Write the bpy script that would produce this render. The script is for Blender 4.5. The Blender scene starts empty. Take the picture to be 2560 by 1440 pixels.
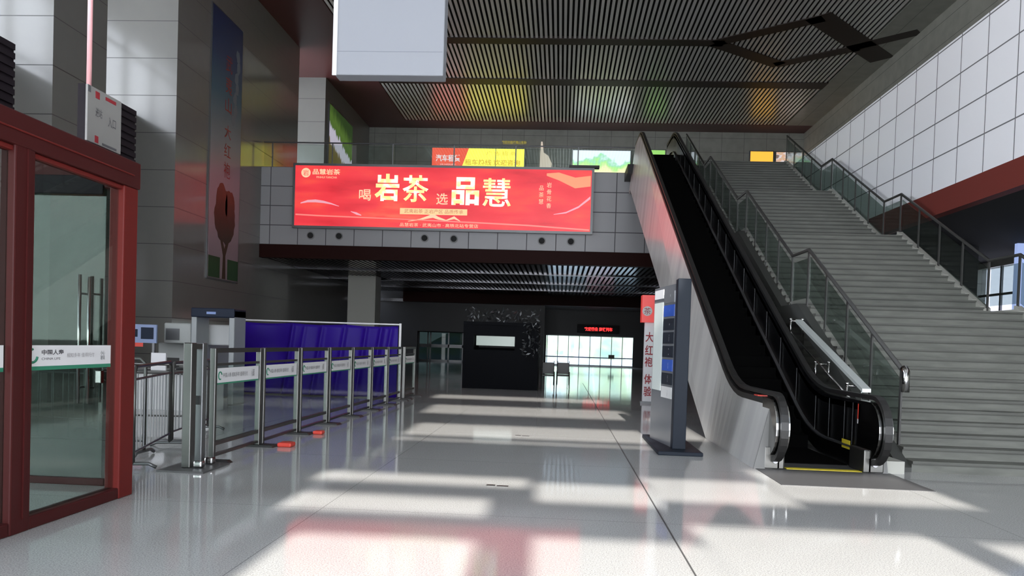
import bpy, bmesh, math, random
from mathutils import Vector, Matrix
random.seed(7)
PI = math.pi
S = bpy.context.scene
COL = S.collection

# ------------------------------------------------------------------ camera
F_PX, PSI, RHO, CY, TH = 1911.57, .0627, .032, 905.58, -.0239
cam_d = bpy.data.cameras.new('camera')
cam = bpy.data.objects.new('camera', cam_d)
COL.objects.link(cam)
cam_d.sensor_fit = 'HORIZONTAL'
cam_d.sensor_width = 36.0
cam_d.lens = 36.0 * F_PX / 2560.0
cam_d.shift_y = (CY - 720.0) / 2560.0
cam_d.clip_start = .05
cam_d.clip_end = 500
Fw = Vector((-math.sin(PSI) * math.cos(TH), math.cos(PSI) * math.cos(TH), math.sin(TH)))
R0 = Vector((math.cos(PSI), math.sin(PSI), 0))
U0 = R0.cross(Fw)
# the picture is turned clockwise by RHO, so the camera is turned the other way
Rt = R0 * math.cos(RHO) + U0 * math.sin(RHO)
Up = U0 * math.cos(RHO) - R0 * math.sin(RHO)
M = Matrix((Rt, Up, -Fw)).transposed().to_4x4()
M.translation = Vector((0, 0, 1.5))
cam.matrix_world = M
S.camera = cam

# ------------------------------------------------------------------ sky, sun, exposure
W = bpy.data.worlds.new('sky')
S.world = W
W.use_nodes = True
wn = W.node_tree.nodes
wn.clear()
wo = wn.new('ShaderNodeOutputWorld')
bg = wn.new('ShaderNodeBackground')
tc = wn.new('ShaderNodeTexCoord')
sx = wn.new('ShaderNodeSeparateXYZ')
rp = wn.new('ShaderNodeValToRGB')
rp.color_ramp.elements[0].position = 0.0
rp.color_ramp.elements[0].color = (.92, .94, .97, 1)
rp.color_ramp.elements[1].position = .6
rp.color_ramp.elements[1].color = (.74, .83, 1.0, 1)
W.node_tree.links.new(tc.outputs['Generated'], sx.inputs[0])
W.node_tree.links.new(sx.outputs[2], rp.inputs[0])
W.node_tree.links.new(rp.outputs[0], bg.inputs[0])
bg.inputs[1].default_value = 9.6
W.node_tree.links.new(bg.outputs[0], wo.inputs[0])

SUN_T = .5          # drop per metre travelled along Y
SUN_D = -.03        # sideways drift per metre
sun_l = bpy.data.lights.new('sun', 'SUN')
sun = bpy.data.objects.new('sun', sun_l)
COL.objects.link(sun)
sun_l.energy = 12.0
sun_l.color = (1.0, .95, .88)
sun_l.angle = math.radians(.6)
sun.rotation_euler = Vector((SUN_D, 1, -SUN_T)).to_track_quat('-Z', 'Y').to_euler()
sun.location = (0, -20, 30)

S.view_settings.view_transform = 'Standard'
S.view_settings.look = 'None'
S.view_settings.gamma = 1
S.view_settings.use_curve_mapping = False
S.view_settings.exposure = .0
try:
    S.cycles.max_bounces = 8
    S.cycles.diffuse_bounces = 4
    S.cycles.glossy_bounces = 4
    S.cycles.transmission_bounces = 6
    S.cycles.transparent_max_bounces = 12
    S.cycles.sample_clamp_indirect = 6
    S.cycles.use_denoising = True
    S.cycles.caustics_reflective = False
    S.cycles.caustics_refractive = False
except Exception:
    pass


def portal(loc, rot, sxx, syy):
    l = bpy.data.lights.new('daylight_portal', 'AREA')
    l.shape = 'RECTANGLE'; l.size = sxx; l.size_y = syy
    l.cycles.is_portal = True
    o = bpy.data.objects.new('daylight_portal', l)
    COL.objects.link(o); o.location = loc; o.rotation_euler = rot
    return o


# ------------------------------------------------------------------ materials
def mat(name, col, rough=.5, metal=0, spec=None, emit=None, es=0):
    m = bpy.data.materials.new(name); m.use_nodes = True
    b = m.node_tree.nodes['Principled BSDF']
    b.inputs['Base Color'].default_value = (*col, 1)
    b.inputs['Roughness'].default_value = rough
    b.inputs['Metallic'].default_value = metal
    if spec is not None: b.inputs['Specular IOR Level'].default_value = spec
    if emit:
        b.inputs['Emission Color'].default_value = (*emit, 1)
        b.inputs['Emission Strength'].default_value = es
    return m


class NT:
    def __init__(s, m):
        s.m = m; s.t = m.node_tree; s.b = s.t.nodes['Principled BSDF']

    def n(s, t, **k):
        o = s.t.nodes.new(t)
        for a, v in k.items(): setattr(o, a, v)
        return o

    def l(s, a, b): s.t.links.new(a, b)

    def math(s, op, a, b=None, c=None):
        o = s.n('ShaderNodeMath', operation=op)
        for i, v in enumerate((a, b, c)):
            if v is None: continue
            if isinstance(v, (int, float)): o.inputs[i].default_value = v
            else: s.l(v, o.inputs[i])
        return o.outputs[0]

    def pos(s):
        g = s.n('ShaderNodeNewGeometry'); x = s.n('ShaderNodeSeparateXYZ')
        s.l(g.outputs['Position'], x.inputs[0]); return x.outputs, g.outputs['Position']

    def noise(s, scale, detail=2, vec=None, rough=.5):
        o = s.n('ShaderNodeTexNoise')
        o.inputs['Scale'].default_value = scale; o.inputs['Detail'].default_value = detail
        o.inputs['Roughness'].default_value = rough
        if vec is not None: s.l(vec, o.inputs['Vector'])
        return o.outputs[0]

    def ramp(s, fac, stops):
        o = s.n('ShaderNodeValToRGB'); e = o.color_ramp.elements
        while len(e) < len(stops): e.new(.5)
        for i, (p, c) in enumerate(stops):
            e[i].position = p; e[i].color = (*c, 1)
        s.l(fac, o.inputs[0]); return o.outputs[0]

    def mix(s, f, a, b):
        o = s.n('ShaderNodeMix', data_type='RGBA')
        if isinstance(f, (int, float)): o.inputs[0].default_value = f
        else: s.l(f, o.inputs[0])
        for i, v in ((6, a), (7, b)):
            if isinstance(v, tuple): o.inputs[i].default_value = (*v, 1)
            else: s.l(v, o.inputs[i])
        return o.outputs[2]

    def joint(s, coord, pitch, off, w):
        """1 on a joint line, 0 elsewhere"""
        a = s.math('DIVIDE', s.math('SUBTRACT', coord, off - pitch * 200), pitch)
        f = s.math('FRACT', a)
        d = s.math('MINIMUM', f, s.math('SUBTRACT', 1.0, f))
        return s.math('LESS_THAN', d, w / pitch / 2)


def grid_mat(name, col, jc, rough, axes, noise=None, metal=0, spec=None, rvar=0):
    m = mat(name, col, rough, metal, spec); t = NT(m); P, pv = t.pos()
    base = col
    if noise:
        sc, c2, lo, hi = noise
        base = t.mix(t.math('MULTIPLY', t.math('SUBTRACT', t.noise(sc, 5, pv), lo), 1 / (hi - lo)), col, c2)
    j = None
    for ax, pitch, off, w in axes:
        q = t.joint(P[ax], pitch, off, w)
        j = q if j is None else t.math('MAXIMUM', j, q)
    t.l(t.mix(j, base, jc), t.b.inputs['Base Color'])
    t.l(t.math('ADD', t.math('MULTIPLY', j, .4), rough), t.b.inputs['Roughness'])
    return m


# polished terrazzo floor
M_floor = mat('polished_granite_floor', (.42, .42, .41), .07)
t = NT(M_floor); P, pv = t.pos()
n1 = t.noise(95, 3, pv, .7); n2 = t.noise(1.3, 4, pv)
c = t.ramp(n1, [(.36, (.30, .30, .295)), (.48, (.50, .50, .49)), (.60, (.62, .615, .60))])
c = t.mix(t.math('MULTIPLY', n2, .25), c, (.34, .34, .34))
j = t.math('MAXIMUM', t.joint(P[1], 3.0, .6, .008), t.joint(P[0], 3.0, .95, .008))
t.l(t.mix(t.math('MULTIPLY', j, .55), c, (.12, .12, .12)), t.b.inputs['Base Color'])
t.l(t.math('ADD', t.math('MULTIPLY', n2, .05), .045), t.b.inputs['Roughness'])
t.b.inputs['Specular IOR Level'].default_value = .5

M_stone = grid_mat('polished_grey_stone', (.185, .185, .172), (.04, .04, .04), .13,
                   [(2, 1.225, 9.36, .022)], noise=(3.0, (.178, .178, .168), .3, .75))
M_stone_far = grid_mat('grey_stone_tiles', (.40, .40, .355), (.14, .14, .13), .3,
                       [(2, .9, 8.7, .02), (0, 1.4, 0, .02)], noise=(2.0, (.33, .33, .29), .35, .7))
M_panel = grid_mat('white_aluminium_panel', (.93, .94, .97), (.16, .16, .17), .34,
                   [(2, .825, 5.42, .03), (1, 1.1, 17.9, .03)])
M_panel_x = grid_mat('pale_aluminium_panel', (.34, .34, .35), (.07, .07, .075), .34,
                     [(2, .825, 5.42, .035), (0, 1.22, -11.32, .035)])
M_plaster = mat('white_render', (.72, .72, .71), .6)
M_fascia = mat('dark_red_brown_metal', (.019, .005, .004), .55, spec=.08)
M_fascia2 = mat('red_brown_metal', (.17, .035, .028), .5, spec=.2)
M_soffit = mat('brown_soffit_panel', (.11, .035, .033), .4)
M_dark = mat('black_void', (.012, .012, .013), .8)
M_darkwall = mat('dark_grey_wall', (.025, .025, .027), .4, spec=.2)
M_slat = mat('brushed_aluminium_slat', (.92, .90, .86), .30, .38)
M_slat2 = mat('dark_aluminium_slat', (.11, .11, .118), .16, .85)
M_void = mat('dark_ceiling_void', (.02, .02, .02), .7)
M_beam = mat('dark_brown_ceiling_channel', (.028, .017, .014), .5)
M_steel = mat('satin_stainless_steel', (.13, .13, .125), .36, .9)
M_bright = mat('polished_stainless_steel', (.42, .42, .41), .16, 1)
M_dsteel = mat('dull_dark_steel', (.16, .165, .17), .38, .7)
M_black = mat('black_gloss_panel', (.003, .003, .0035), .3, spec=.18)
M_step = mat('black_grooved_step', (.002, .002, .002), .9, spec=.04)
M_escend = mat('brushed_end_plate', (.20, .20, .195), .5, spec=.2)
M_rubber = mat('black_rubber', (.012, .012, .012), .45)
M_red_lit = mat('daylit_red_frame', (.13, .016, .014), .4, spec=.12)  # brighter copy of the frame red, daylight put into the colour
M_reddark = mat('dark_red_painted_frame', (.055, .010, .010), .42, spec=.15)
M_white = mat('white_board', (.72, .72, .74), .4)
M_offwhite = mat('pale_grey_board', (.55, .56, .56), .5)
M_ink = mat('dark_grey_ink', (.09, .09, .10), .5)
M_green = mat('green_stripe', (.03, .22, .13), .4)
M_yellow = mat('yellow_paint', (.75, .62, .04), .5)
M_redink = mat('dark_red_ink', (.30, .02, .03), .5)
M_redspot = mat('bright_red_plastic', (.65, .06, .04), .4)
M_navy = mat('navy_plastic', (.012, .018, .034), .45, spec=.15)
M_purple = mat('purple_tarpaulin', (.022, .005, .20), .38, spec=.1)
M_totem = mat('slate_grey_metal', (.016, .021, .030), .5, spec=.12)
M_totem2 = mat('grey_metal_face', (.20, .21, .23), .25, .3)
M_clad = mat('dark_louvre_cladding', (.012, .009, .012), .55, spec=.12)
M_conc = mat('pale_stone_coping', (.42, .42, .38), .5)
M_pink = mat('pink_red_tube', (.75, .38, .40), .35)
M_blue = mat('blue_sign_face', (.03, .09, .42), .4)


def glass(name, tint, refl=.12, rough=.02):
    m = bpy.data.materials.new(name); m.use_nodes = True
    nt = m.node_tree; nt.nodes.clear()
    o = nt.nodes.new('ShaderNodeOutputMaterial'); mx = nt.nodes.new('ShaderNodeMixShader')
    tr = nt.nodes.new('ShaderNodeBsdfTransparent'); gl = nt.nodes.new('ShaderNodeBsdfGlossy')
    ge = nt.nodes.new('ShaderNodeNewGeometry'); dt = nt.nodes.new('ShaderNodeVectorMath'); dt.operation = 'DOT_PRODUCT'
    nt.links.new(ge.outputs['Incoming'], dt.inputs[0]); nt.links.new(ge.outputs['Normal'], dt.inputs[1])
    def mth(op, a, b):
        q = nt.nodes.new('ShaderNodeMath'); q.operation = op
        for i, v in enumerate((a, b)):
            if v is None: continue
            if isinstance(v, (int, float)): q.inputs[i].default_value = v
            else: nt.links.new(v, q.inputs[i])
        return q.outputs[0]
    frs = mth('ADD', mth('MULTIPLY', mth('POWER', mth('SUBTRACT', 1.0, mth('ABSOLUTE', dt.outputs['Value'], None)), 5.0), .4), .03)
    tr.inputs[0].default_value = (*tint, 1); gl.inputs['Roughness'].default_value = rough
    gl.inputs[0].default_value = (.95, 1, .98, 1)
    nt.links.new(frs, mx.inputs[0]); nt.links.new(tr.outputs[0], mx.inputs[1])
    nt.links.new(gl.outputs[0], mx.inputs[2]); nt.links.new(mx.outputs[0], o.inputs[0])
    return m


M_glass = glass('clear_glass', (.88, .93, .91))
M_glassg = glass('green_tinted_glass', (.62, .68, .65))
M_railg = glass('grey_tinted_glass', (.62, .67, .65))
M_doorg = glass('pale_door_glass', (.74, .80, .80))
M_glassd = glass('dark_tinted_glass', (.055, .07, .07))


def emis(name, col, s): return mat(name, (col[0] * .3, col[1] * .3, col[2] * .3), .3, emit=col, es=s)


# ------------------------------------------------------------------ mesh helpers
class MB:
    def __init__(s): s.v = []; s.f = []

    def add(s, vs, fs):
        k = len(s.v); s.v += [tuple(v) for v in vs]; s.f += [tuple(i + k for i in f) for f in fs]; return s

    def box(s, x0, x1, y0, y1, z0, z1):
        return s.add([(x, y, z) for z in (z0, z1) for y in (y0, y1) for x in (x0, x1)],
                     [(0, 2, 3, 1), (4, 5, 7, 6), (0, 1, 5, 4), (2, 6, 7, 3), (0, 4, 6, 2), (1, 3, 7, 5)])

    def prism(s, poly, axis, a, b):
        """poly in the two other axes (in order), extruded along axis"""
        def p3(q, w):
            q = list(q); q.insert(axis, w); return q
        n = len(poly)
        s.add([p3(q, a) for q in poly] + [p3(q, b) for q in poly],
              [tuple(range(n))[::-1], tuple(range(n, 2 * n))] +
              [(i, (i + 1) % n, n + (i + 1) % n, n + i) for i in range(n)])
        return s

    def tube(s, pts, r, seg=10, closed=False):
        pts = [Vector(p) for p in pts]; rings = []; n = len(pts)
        prev = None
        for i, p in enumerate(pts):
            a = pts[(i - 1) % n] if (closed or i) else p
            b = pts[(i + 1) % n] if (closed or i < n - 1) else p
            d = (b - a).normalized()
            if prev is None:
                u = d.cross(Vector((0, 0, 1)) if abs(d.z) < .9 else Vector((1, 0, 0))).normalized()
            else:
                u = (prev - d * prev.dot(d)).normalized()
            prev = u; w = d.cross(u)
            rings.append([p + u * (r * math.cos(2 * PI * k / seg)) + w * (r * math.sin(2 * PI * k / seg)) for k in range(seg)])
        vs = [v for g in rings for v in g]; fs = []
        m = n if closed else n - 1
        for i in range(m):
            for k in range(seg):
                a0 = i * seg + k; a1 = i * seg + (k + 1) % seg; j = ((i + 1) % n) * seg
                fs.append((a0, a1, j + (k + 1) % seg, j + k))
        if not closed:
            fs += [tuple(range(seg))[::-1], tuple((n - 1) * seg + k for k in range(seg))]
        return s.add(vs, fs)

    def sweep(s, path, x0, x1, t):
        """ribbon of thickness t following a YZ path, between x0 and x1"""
        n = len(path); nor = []
        for i in range(n):
            a = Vector(path[max(i - 1, 0)]); b = Vector(path[min(i + 1, n - 1)])
            d = (b - a).normalized(); nor.append(Vector((-d.y, d.x)))
        out = [Vector(p) + q * t for p, q in zip(path, nor)]
        vs = []
        for p, o in zip(path, out):
            vs += [(x0, p[0], p[1]), (x1, p[0], p[1]), (x1, o.x, o.y), (x0, o.x, o.y)]
        fs = []
        for i in range(n - 1):
            for k in range(4):
                a0 = i * 4 + k; a1 = i * 4 + (k + 1) % 4
                fs.append((a0, a1, a1 + 4, a0 + 4))
        fs += [(3, 2, 1, 0), tuple((n - 1) * 4 + k for k in range(4))]
        return s.add(vs, fs)

    def build(s, name, m, parent=None, bevel=0, smooth=False, local=False):
        me = bpy.data.meshes.new(name)
        off = Vector((0, 0, 0))
        if parent is not None and not local:
            off = world_loc(parent)
        me.from_pydata([tuple(Vector(v) - off) for v in s.v], [], s.f)
        me.materials.append(m)
        bm = bmesh.new(); bm.from_mesh(me); bmesh.ops.recalc_face_normals(bm, faces=bm.faces); bm.to_mesh(me); bm.free()
        if smooth:
            for p in me.polygons: p.use_smooth = True
        o = bpy.data.objects.new(name, me); COL.objects.link(o)
        if parent is not None: o.parent = parent
        if bevel:
            b = o.modifiers.new('bevel', 'BEVEL'); b.width = bevel; b.segments = 2; b.limit_method = 'ANGLE'
        return o


def world_loc(o):
    l = Vector(o.location)
    while o.parent: o = o.parent; l += Vector(o.location)
    return l


def box(*a): return MB().box(*a)


def tag(o, label=None, cat=None, group=None, kind=None):
    if label: o['label'] = label
    if cat: o['category'] = cat
    if group: o['group'] = group
    if kind: o['kind'] = kind
    return o


def thing(name, label, cat, loc=(0, 0, 0), group=None):
    o = bpy.data.objects.new(name, None); COL.objects.link(o); o.location = loc
    o.empty_display_size = .2
    return tag(o, label, cat, group)


def struct(name, mb, m, label=None, bevel=0):
    o = mb.build(name, m, bevel=bevel); o['kind'] = 'structure'
    if label: o['label'] = label
    return o


def dup(root, loc, label=None, group=None):
    def cp(o, par):
        c = o.copy(); COL.objects.link(c)
        if par is not None: c.parent = par
        for ch in o.children: cp(ch, c)
        return c
    r = cp(root, None); r.location = loc
    if label: r['label'] = label
    if group: r['group'] = group
    return r


def text(body, name, m, parent, loc, h, w=None, face='-y', vertical=False, bold=.0, th=.004):
    """lettering h high (and w wide) with its lower left corner at loc; face = the way it looks"""
    cu = bpy.data.curves.new('lettering', 'FONT')
    cu.body = '\n'.join(body) if vertical else body
    cu.size = 1; cu.extrude = 0; cu.offset = bold; cu.resolution_u = 3
    if vertical: cu.space_line = 1.25
    o = bpy.data.objects.new('lettering', cu); COL.objects.link(o)
    bpy.context.view_layer.update()
    me = bpy.data.meshes.new_from_object(o.evaluated_get(bpy.context.evaluated_depsgraph_get()))
    bpy.data.objects.remove(o); bpy.data.curves.remove(cu)
    xs = [v.co.x for v in me.vertices]; ys = [v.co.y for v in me.vertices]
    x0, x1, y0, y1 = min(xs), max(xs), min(ys), max(ys)
    sy = h / (y1 - y0); sxx = (w / (x1 - x0)) if w else sy
    off = world_loc(parent) if parent is not None else Vector((0, 0, 0))
    for v in me.vertices:
        a = (v.co.x - x0) * sxx; b = (v.co.y - y0) * sy
        if face == '-y': p = Vector((loc[0] + a, loc[1], loc[2] + b))
        elif face == '+x': p = Vector((loc[0], loc[1] + a, loc[2] + b))
        else: p = Vector((loc[0], loc[1] - a, loc[2] + b))
        v.co = p - off
    me.materials.clear(); me.materials.append(m)
    me.name = name
    o = bpy.data.objects.new(name, me); COL.objects.link(o)
    if parent is not None: o.parent = parent
    return o


def ribbon(pts, w):
    """flat ribbon in the XZ plane: pts = (x,y,z), w = half widths"""
    m = MB(); vs = []
    for (x, y, z), q in zip(pts, w): vs += [(x, y, z - q), (x, y, z + q)]
    m.add(vs, [(2 * i, 2 * i + 2, 2 * i + 3, 2 * i + 1) for i in range(len(pts) - 1)])
    return m


# ================================================================== STRUCTURE
XW = -12.96      # left wall face
XR = 14.9        # far right wall face
CZ = 15.4        # hall ceiling
FZ = 8.7         # upper floor
BY = 32.0        # balcony front
YB = -9.0        # glazed front behind the camera
YF = 49.7        # upper back wall
YD = 58.0        # lower back wall

struct('floor', box(-22, 20, YB - .3, YD + .3, -.3, 0), M_floor)
M_pave = mat('sunlit_paving', (.25, .26, .28), .8)
struct('floor_outside', MB().box(-90, 90, YD + .3, 160, -.35, -.02), M_pave)
struct('floor_forecourt', MB().box(-90, -22.4, -70, YD + .3, -.35, -.05).box(-22.4, 90, -70, YB - .3, -.35, -.05), mat('pale_bounce_forecourt', (.62, .62, .60), .85))  # unseen ground, made pale to bounce sunlight up to the ceiling
struct('trim_1', box(.94, .952, 3.5, 31, .0005, .003), mat('dark_joint_strip', (.08, .08, .08), .5))

# roof and ceiling
struct('ceiling_roof', box(-22, 20, YB - .3, YF + 9, CZ + .6, CZ + 1.0), M_void)
struct('ceiling_void', box(-10.5, 13.3, YB, YF - 1.5, CZ + .32, CZ + .36), M_void)
# slats along the hall
sl = MB()
x = -10.2
while x < 13.2:
    sl.box(x, x + .118, YB + .2, 48.0, CZ, CZ + .05); x += .215
o = sl.build('ceiling_slats', M_slat); tag(o, kind='structure')
# brown border round the slats
struct('ceiling_border_left', box(-17.5, -10.25, YB, YF, CZ - .02, CZ + .3), M_soffit)
struct('ceiling_border_back', box(-10.25, XR, 48.0, YF, CZ - .02, CZ + .3), M_soffit)
struct('ceiling_border_right', box(13.25, XR + .3, YB, 48.0, CZ - .02, CZ + .3), M_stone_far)
# channels crossing the slats, and the diamond
ch = MB()


def chan(p, q, w):
    p = Vector(p); q = Vector(q); d = (q - p).normalized(); n = Vector((-d.y, d.x)) * w
    ch.prism([tuple(p - n), tuple(q - n), tuple(q + n), tuple(p + n)], 2, CZ - .03, CZ + .1)


chan((-10.2, 35.25), (6.9, 35.4), .34)
chan((-10.2, 40.7), (13.25, 40.9), .45)
chan((6.5, 35.4), (10.4, 32.7), .34); chan((6.5, 35.4), (10.1, 38.0), .38)
chan((10.1, 32.5), (14.6, 37.2), .55); chan((9.9, 38.0), (13.0, 35.8), .34)
chan((12.6, 35.9), (14.85, 34.0), .34)
chan((-10.2, 29.0), (13.2, 29.1), .34); chan((-10.2, 16.0), (13.2, 16.0), .34)
o = ch.build('ceiling_channels', M_beam); tag(o, kind='structure')

# left side: piers with glazed bays between them
PIERS = [(-3.5, 1.0), (7.0, 11.2), (18.6, 20.85), (24.75, 36.3), (40.4, YF + .3)]
pm = MB()
for a, b in PIERS: pm.box(-14.7, XW, a, b, 0, CZ) if a < 20 else pm.box(-17.2, XW, a, a + 1.1, 0, CZ).box(-13.5, XW, a + 1.1, b, 0, CZ)
struct('wall_left', pm, M_stone)
lw = MB(); lo = MB()
lo.box(-17.5, -17.2, YB, 7, 0, 1.2).box(-17.5, -17.2, 7, YF + .3, 0, 5.2)
lw.box(-17.5, -17.2, YB, YF + .3, CZ - .3, CZ + .6)
for z in (7.6, 10.0, 12.4): lw.box(-17.35, -17.2, YB, YF, z, z + .06)
y = YB + 1.4
while y < YF:
    lw.box(-17.4, -17.2, y, y + .08, 5.2, CZ - .3); y += 2.0
for z in [5.6 + .28 * k for k in range(34)]:       # fine sun-louvres before each front-facing pier
    for y in (17.6, 23.6): lw.box(-17.0, -16.97, y - .9, y + .9, z, z + .06)
# sills and inner bay walls, the tall ones raised to shade the pier fronts
for a, b, zt in ((YB, -3.5, 1.2), (1.0, 7.0, 1.2), (11.2, 18.6, 8.4), (20.85, 24.75, 8.8), (36.3, 40.4, 4.6)):
    lo.box(-14.7, -14.5, a, b, 0, zt)
lo.box(-13.4, XW, 36.3, 40.4, 0, 8.3)
struct('wall_left_low', lo, M_stone)
struct('window_1', lw, M_dsteel)
struct('wall_left_return', box(-17.5, -17.2, YF, YD + .3, 0, 5), M_dark)

# unseen glazed front behind the camera; openings shaped to throw the floor sun patches
openings = []
def sunpatch(x0, x1, y0, y1):
    ym = (y0 + y1) / 2; t = ym - YB
    openings.append((x0 - SUN_D * t, x1 - SUN_D * t, SUN_T * (y0 - YB), SUN_T * (y1 - YB)))


sunpatch(-1.95, -.55, 3.0, 5.75); sunpatch(-.12, 1.2, 3.0, 5.95); sunpatch(1.2, 3.15, 3.0, 6.6); sunpatch(3.5, 8.0, 3.0, 6.4)
sunpatch(-2.45, -.62, 6.55, 7.3); sunpatch(-.2, 1.0, 7.3, 8.3); sunpatch(1.0, 2.4, 7.6, 8.9); sunpatch(2.4, 4.2, 7.9, 9.8)
sunpatch(-2.6, -.3, 7.95, 8.5)
sunpatch(-2.5, 1.5, 11.5, 11.7); sunpatch(-2.5, 1.5, 12.1, 13.9)
sunpatch(1.95, 2.45, 12.8, 16.5); sunpatch(-2.9, 1.5, 15.9, 18.1); sunpatch(-3.4, 1.2, 20.2, 21.6)
LOWTOP = 6.5
xs = sorted({-17.5, XR + .3} | {round(v, 4) for o_ in openings for v in o_[:2]})
zs = sorted({LOWTOP, CZ + .6} | {round(v, 4) for o_ in openings for v in o_[2:]})
fr = MB()
for i in range(len(xs) - 1):
    for k in range(len(zs) - 1):
        cx = (xs[i] + xs[i + 1]) / 2; cz = (zs[k] + zs[k + 1]) / 2
        if not any(o_[0] < cx < o_[1] and o_[2] < cz < o_[3] for o_ in openings):
            fr.box(xs[i], xs[i + 1], YB - .02, YB, zs[k], zs[k + 1])
xx = -17.5
while xx < XR:
    fr.box(xx, xx + .12, YB - .15, YB, 0, LOWTOP); xx += 3.2
m_fr = mat('light_spreading_panel', (.75, .78, .80), .6)  # translucency added so the unseen wall spreads daylight through the hall
nt = m_fr.node_tree; tl = nt.nodes.new('ShaderNodeBsdfTranslucent'); tl.inputs[0].default_value = (.62, .66, .70, 1)
mx = nt.nodes.new('ShaderNodeMixShader'); mx.inputs[0].default_value = .22
nt.links.new(nt.nodes['Principled BSDF'].outputs[0], mx.inputs[1]); nt.links.new(tl.outputs[0], mx.inputs[2])
nt.links.new(mx.outputs[0], nt.nodes['Material Output'].inputs[0])
struct('wall_front', fr, m_fr)
portal((-1.3, YB + .05, LOWTOP / 2), (-PI / 2, 0, 0), 32, LOWTOP)
portal((-17.1, 7.8, 10.2), (0, -PI / 2, 0), 10.2, 33.5)
portal((-17.1, 37.8, 10.2), (0, -PI / 2, 0), 10.2, 23.5)

# right side
struct('wall_right', MB().box(XR, XR + .3, YB, 25.6, 0, CZ + .6).box(XR, XR + .3, 25.6, 28.6, 0, 2.9)
       .box(XR, XR + .3, 25.6, 28.6, 4.7, CZ + .6).box(XR, XR + .3, 28.6, YD + .3, 0, CZ + .6), M_stone_far)
struct('window_2', MB().box(XR + .05, XR + .12, 25.6, 28.6, 3.7, 3.78).box(XR + .05, XR + .12, 27.2, 27.28, 2.9, 4.7), M_dsteel)
struct('window_5', box(XR + .14, XR + .15, 25.6, 28.6, 2.9, 4.7), glass('smoky_glass', (.42, .42, .46)))
# gallery on the right: parapet, fascia, slab
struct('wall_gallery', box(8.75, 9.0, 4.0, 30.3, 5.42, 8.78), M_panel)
struct('trim_2', box(8.72, 8.98, 4.0, 30.3, 4.86, 5.42), M_fascia2)
struct('ceiling_gallery', box(8.98, XR, 4.0, 30.3, 4.9, 5.1), M_dark)
struct('floor_gallery', box(9.0, XR, 4.0, BY, 8.35, FZ), M_dark)
struct('wall_gallery_end', MB().box(8.9, 10.65, 24, 24.3, 2.0, 4.9), M_panel)
struct('wall_lower_right', MB().box(8.9, XR, 29.8, 30.1, 0, 4.9).box(10.65, 12.5, 24, 24.3, 0, 4.9), M_darkwall)

# balcony
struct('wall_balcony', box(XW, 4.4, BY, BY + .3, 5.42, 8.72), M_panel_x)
struct('trim_3', box(XW, 9.0, BY - .04, BY + .35, 4.86, 5.42), M_fascia)
struct('floor_upper', MB().box(XW, XR, BY + .3, YF, 8.35, FZ).box(2.4, 8.75, 30.4, BY + .3, 8.35, FZ), M_darkwall)
struct('wall_upper_back', box(-17.5, XR + .3, YF, YF + .3, FZ, CZ + .6), M_stone_far)
# lower hall under the balcony
struct('ceiling_lower', box(XW, XR, BY + .3, 52, 5.05, 5.1), M_void)
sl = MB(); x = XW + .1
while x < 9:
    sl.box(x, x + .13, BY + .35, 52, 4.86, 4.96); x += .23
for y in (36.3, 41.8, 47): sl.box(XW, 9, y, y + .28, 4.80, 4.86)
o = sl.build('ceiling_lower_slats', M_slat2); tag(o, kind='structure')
struct('trim_4', box(-10.9, XR, 52, 52.5, 4.2, 5.1), M_fascia)
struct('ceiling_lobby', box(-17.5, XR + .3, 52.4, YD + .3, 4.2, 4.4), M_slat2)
struct('wall_lobby', MB().box(-1.1, XR, YD, YD + .3, 2.3, 4.25).box(5.45, XR, YD, YD + .3, 0, 2.3)
       .box(-7.4, -1.1, YD, YD + .3, 0, 4.3).box(-17.5, -10.9, YD, YD + .3, 0, 4.3), M_darkwall)
struct('wall_lower_left', MB().box(-9.95, -1.15, 52.5, 52.7, 2.2, 5.1).box(XW - 4, -9.95, 52.5, 52.7, 0, 5.1)
       .box(-6.7, -1.15, 52.5, 52.7, 0, 2.2).box(-11, -7.3, YD, YD + .3, 2.2, 5.1), M_darkwall)
struct('wall_column', box(-11.35, -9.87, 40, 41.2, 0, 4.86), M_conc)

# far glass doors with daylight behind
d = MB()
x = -1.05
while x < 5.5:
    d.box(x, x + .05, YD + .05, YD + .13, 0, 2.3); x += .81
d.box(-1.1, 5.45, YD + .05, YD + .13, 2.24, 2.3).box(-1.1, 5.45, YD + .05, YD + .13, 0, .1)
struct('door_1', d, M_dsteel)
b_ = MB().box(-1.1, 5.45, YD + .03, YD + .04, .62, .70)
struct('trim_5', b_, mat('violet_glass_band', (.20, .16, .42), .4))
struct('window_3', box(-1.1, 5.45, YD + .08, YD + .09, .1, 2.24), M_doorg)
d = MB()
for x in (-10.9, -10.2, -10.0, -8.6, -7.5): d.box(x, x + .1, YD + .05, YD + .13, 0, 2.2)
d.box(-10.9, -7.4, YD + .05, YD + .13, 1.05, 1.3).box(-10.9, -7.4, YD + .05, YD + .13, .0, .12)
struct('door_2', d, M_dsteel)
struct('window_4', box(-10.9, -7.4, YD + .08, YD + .09, .1, 2.2), M_glassd)

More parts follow.
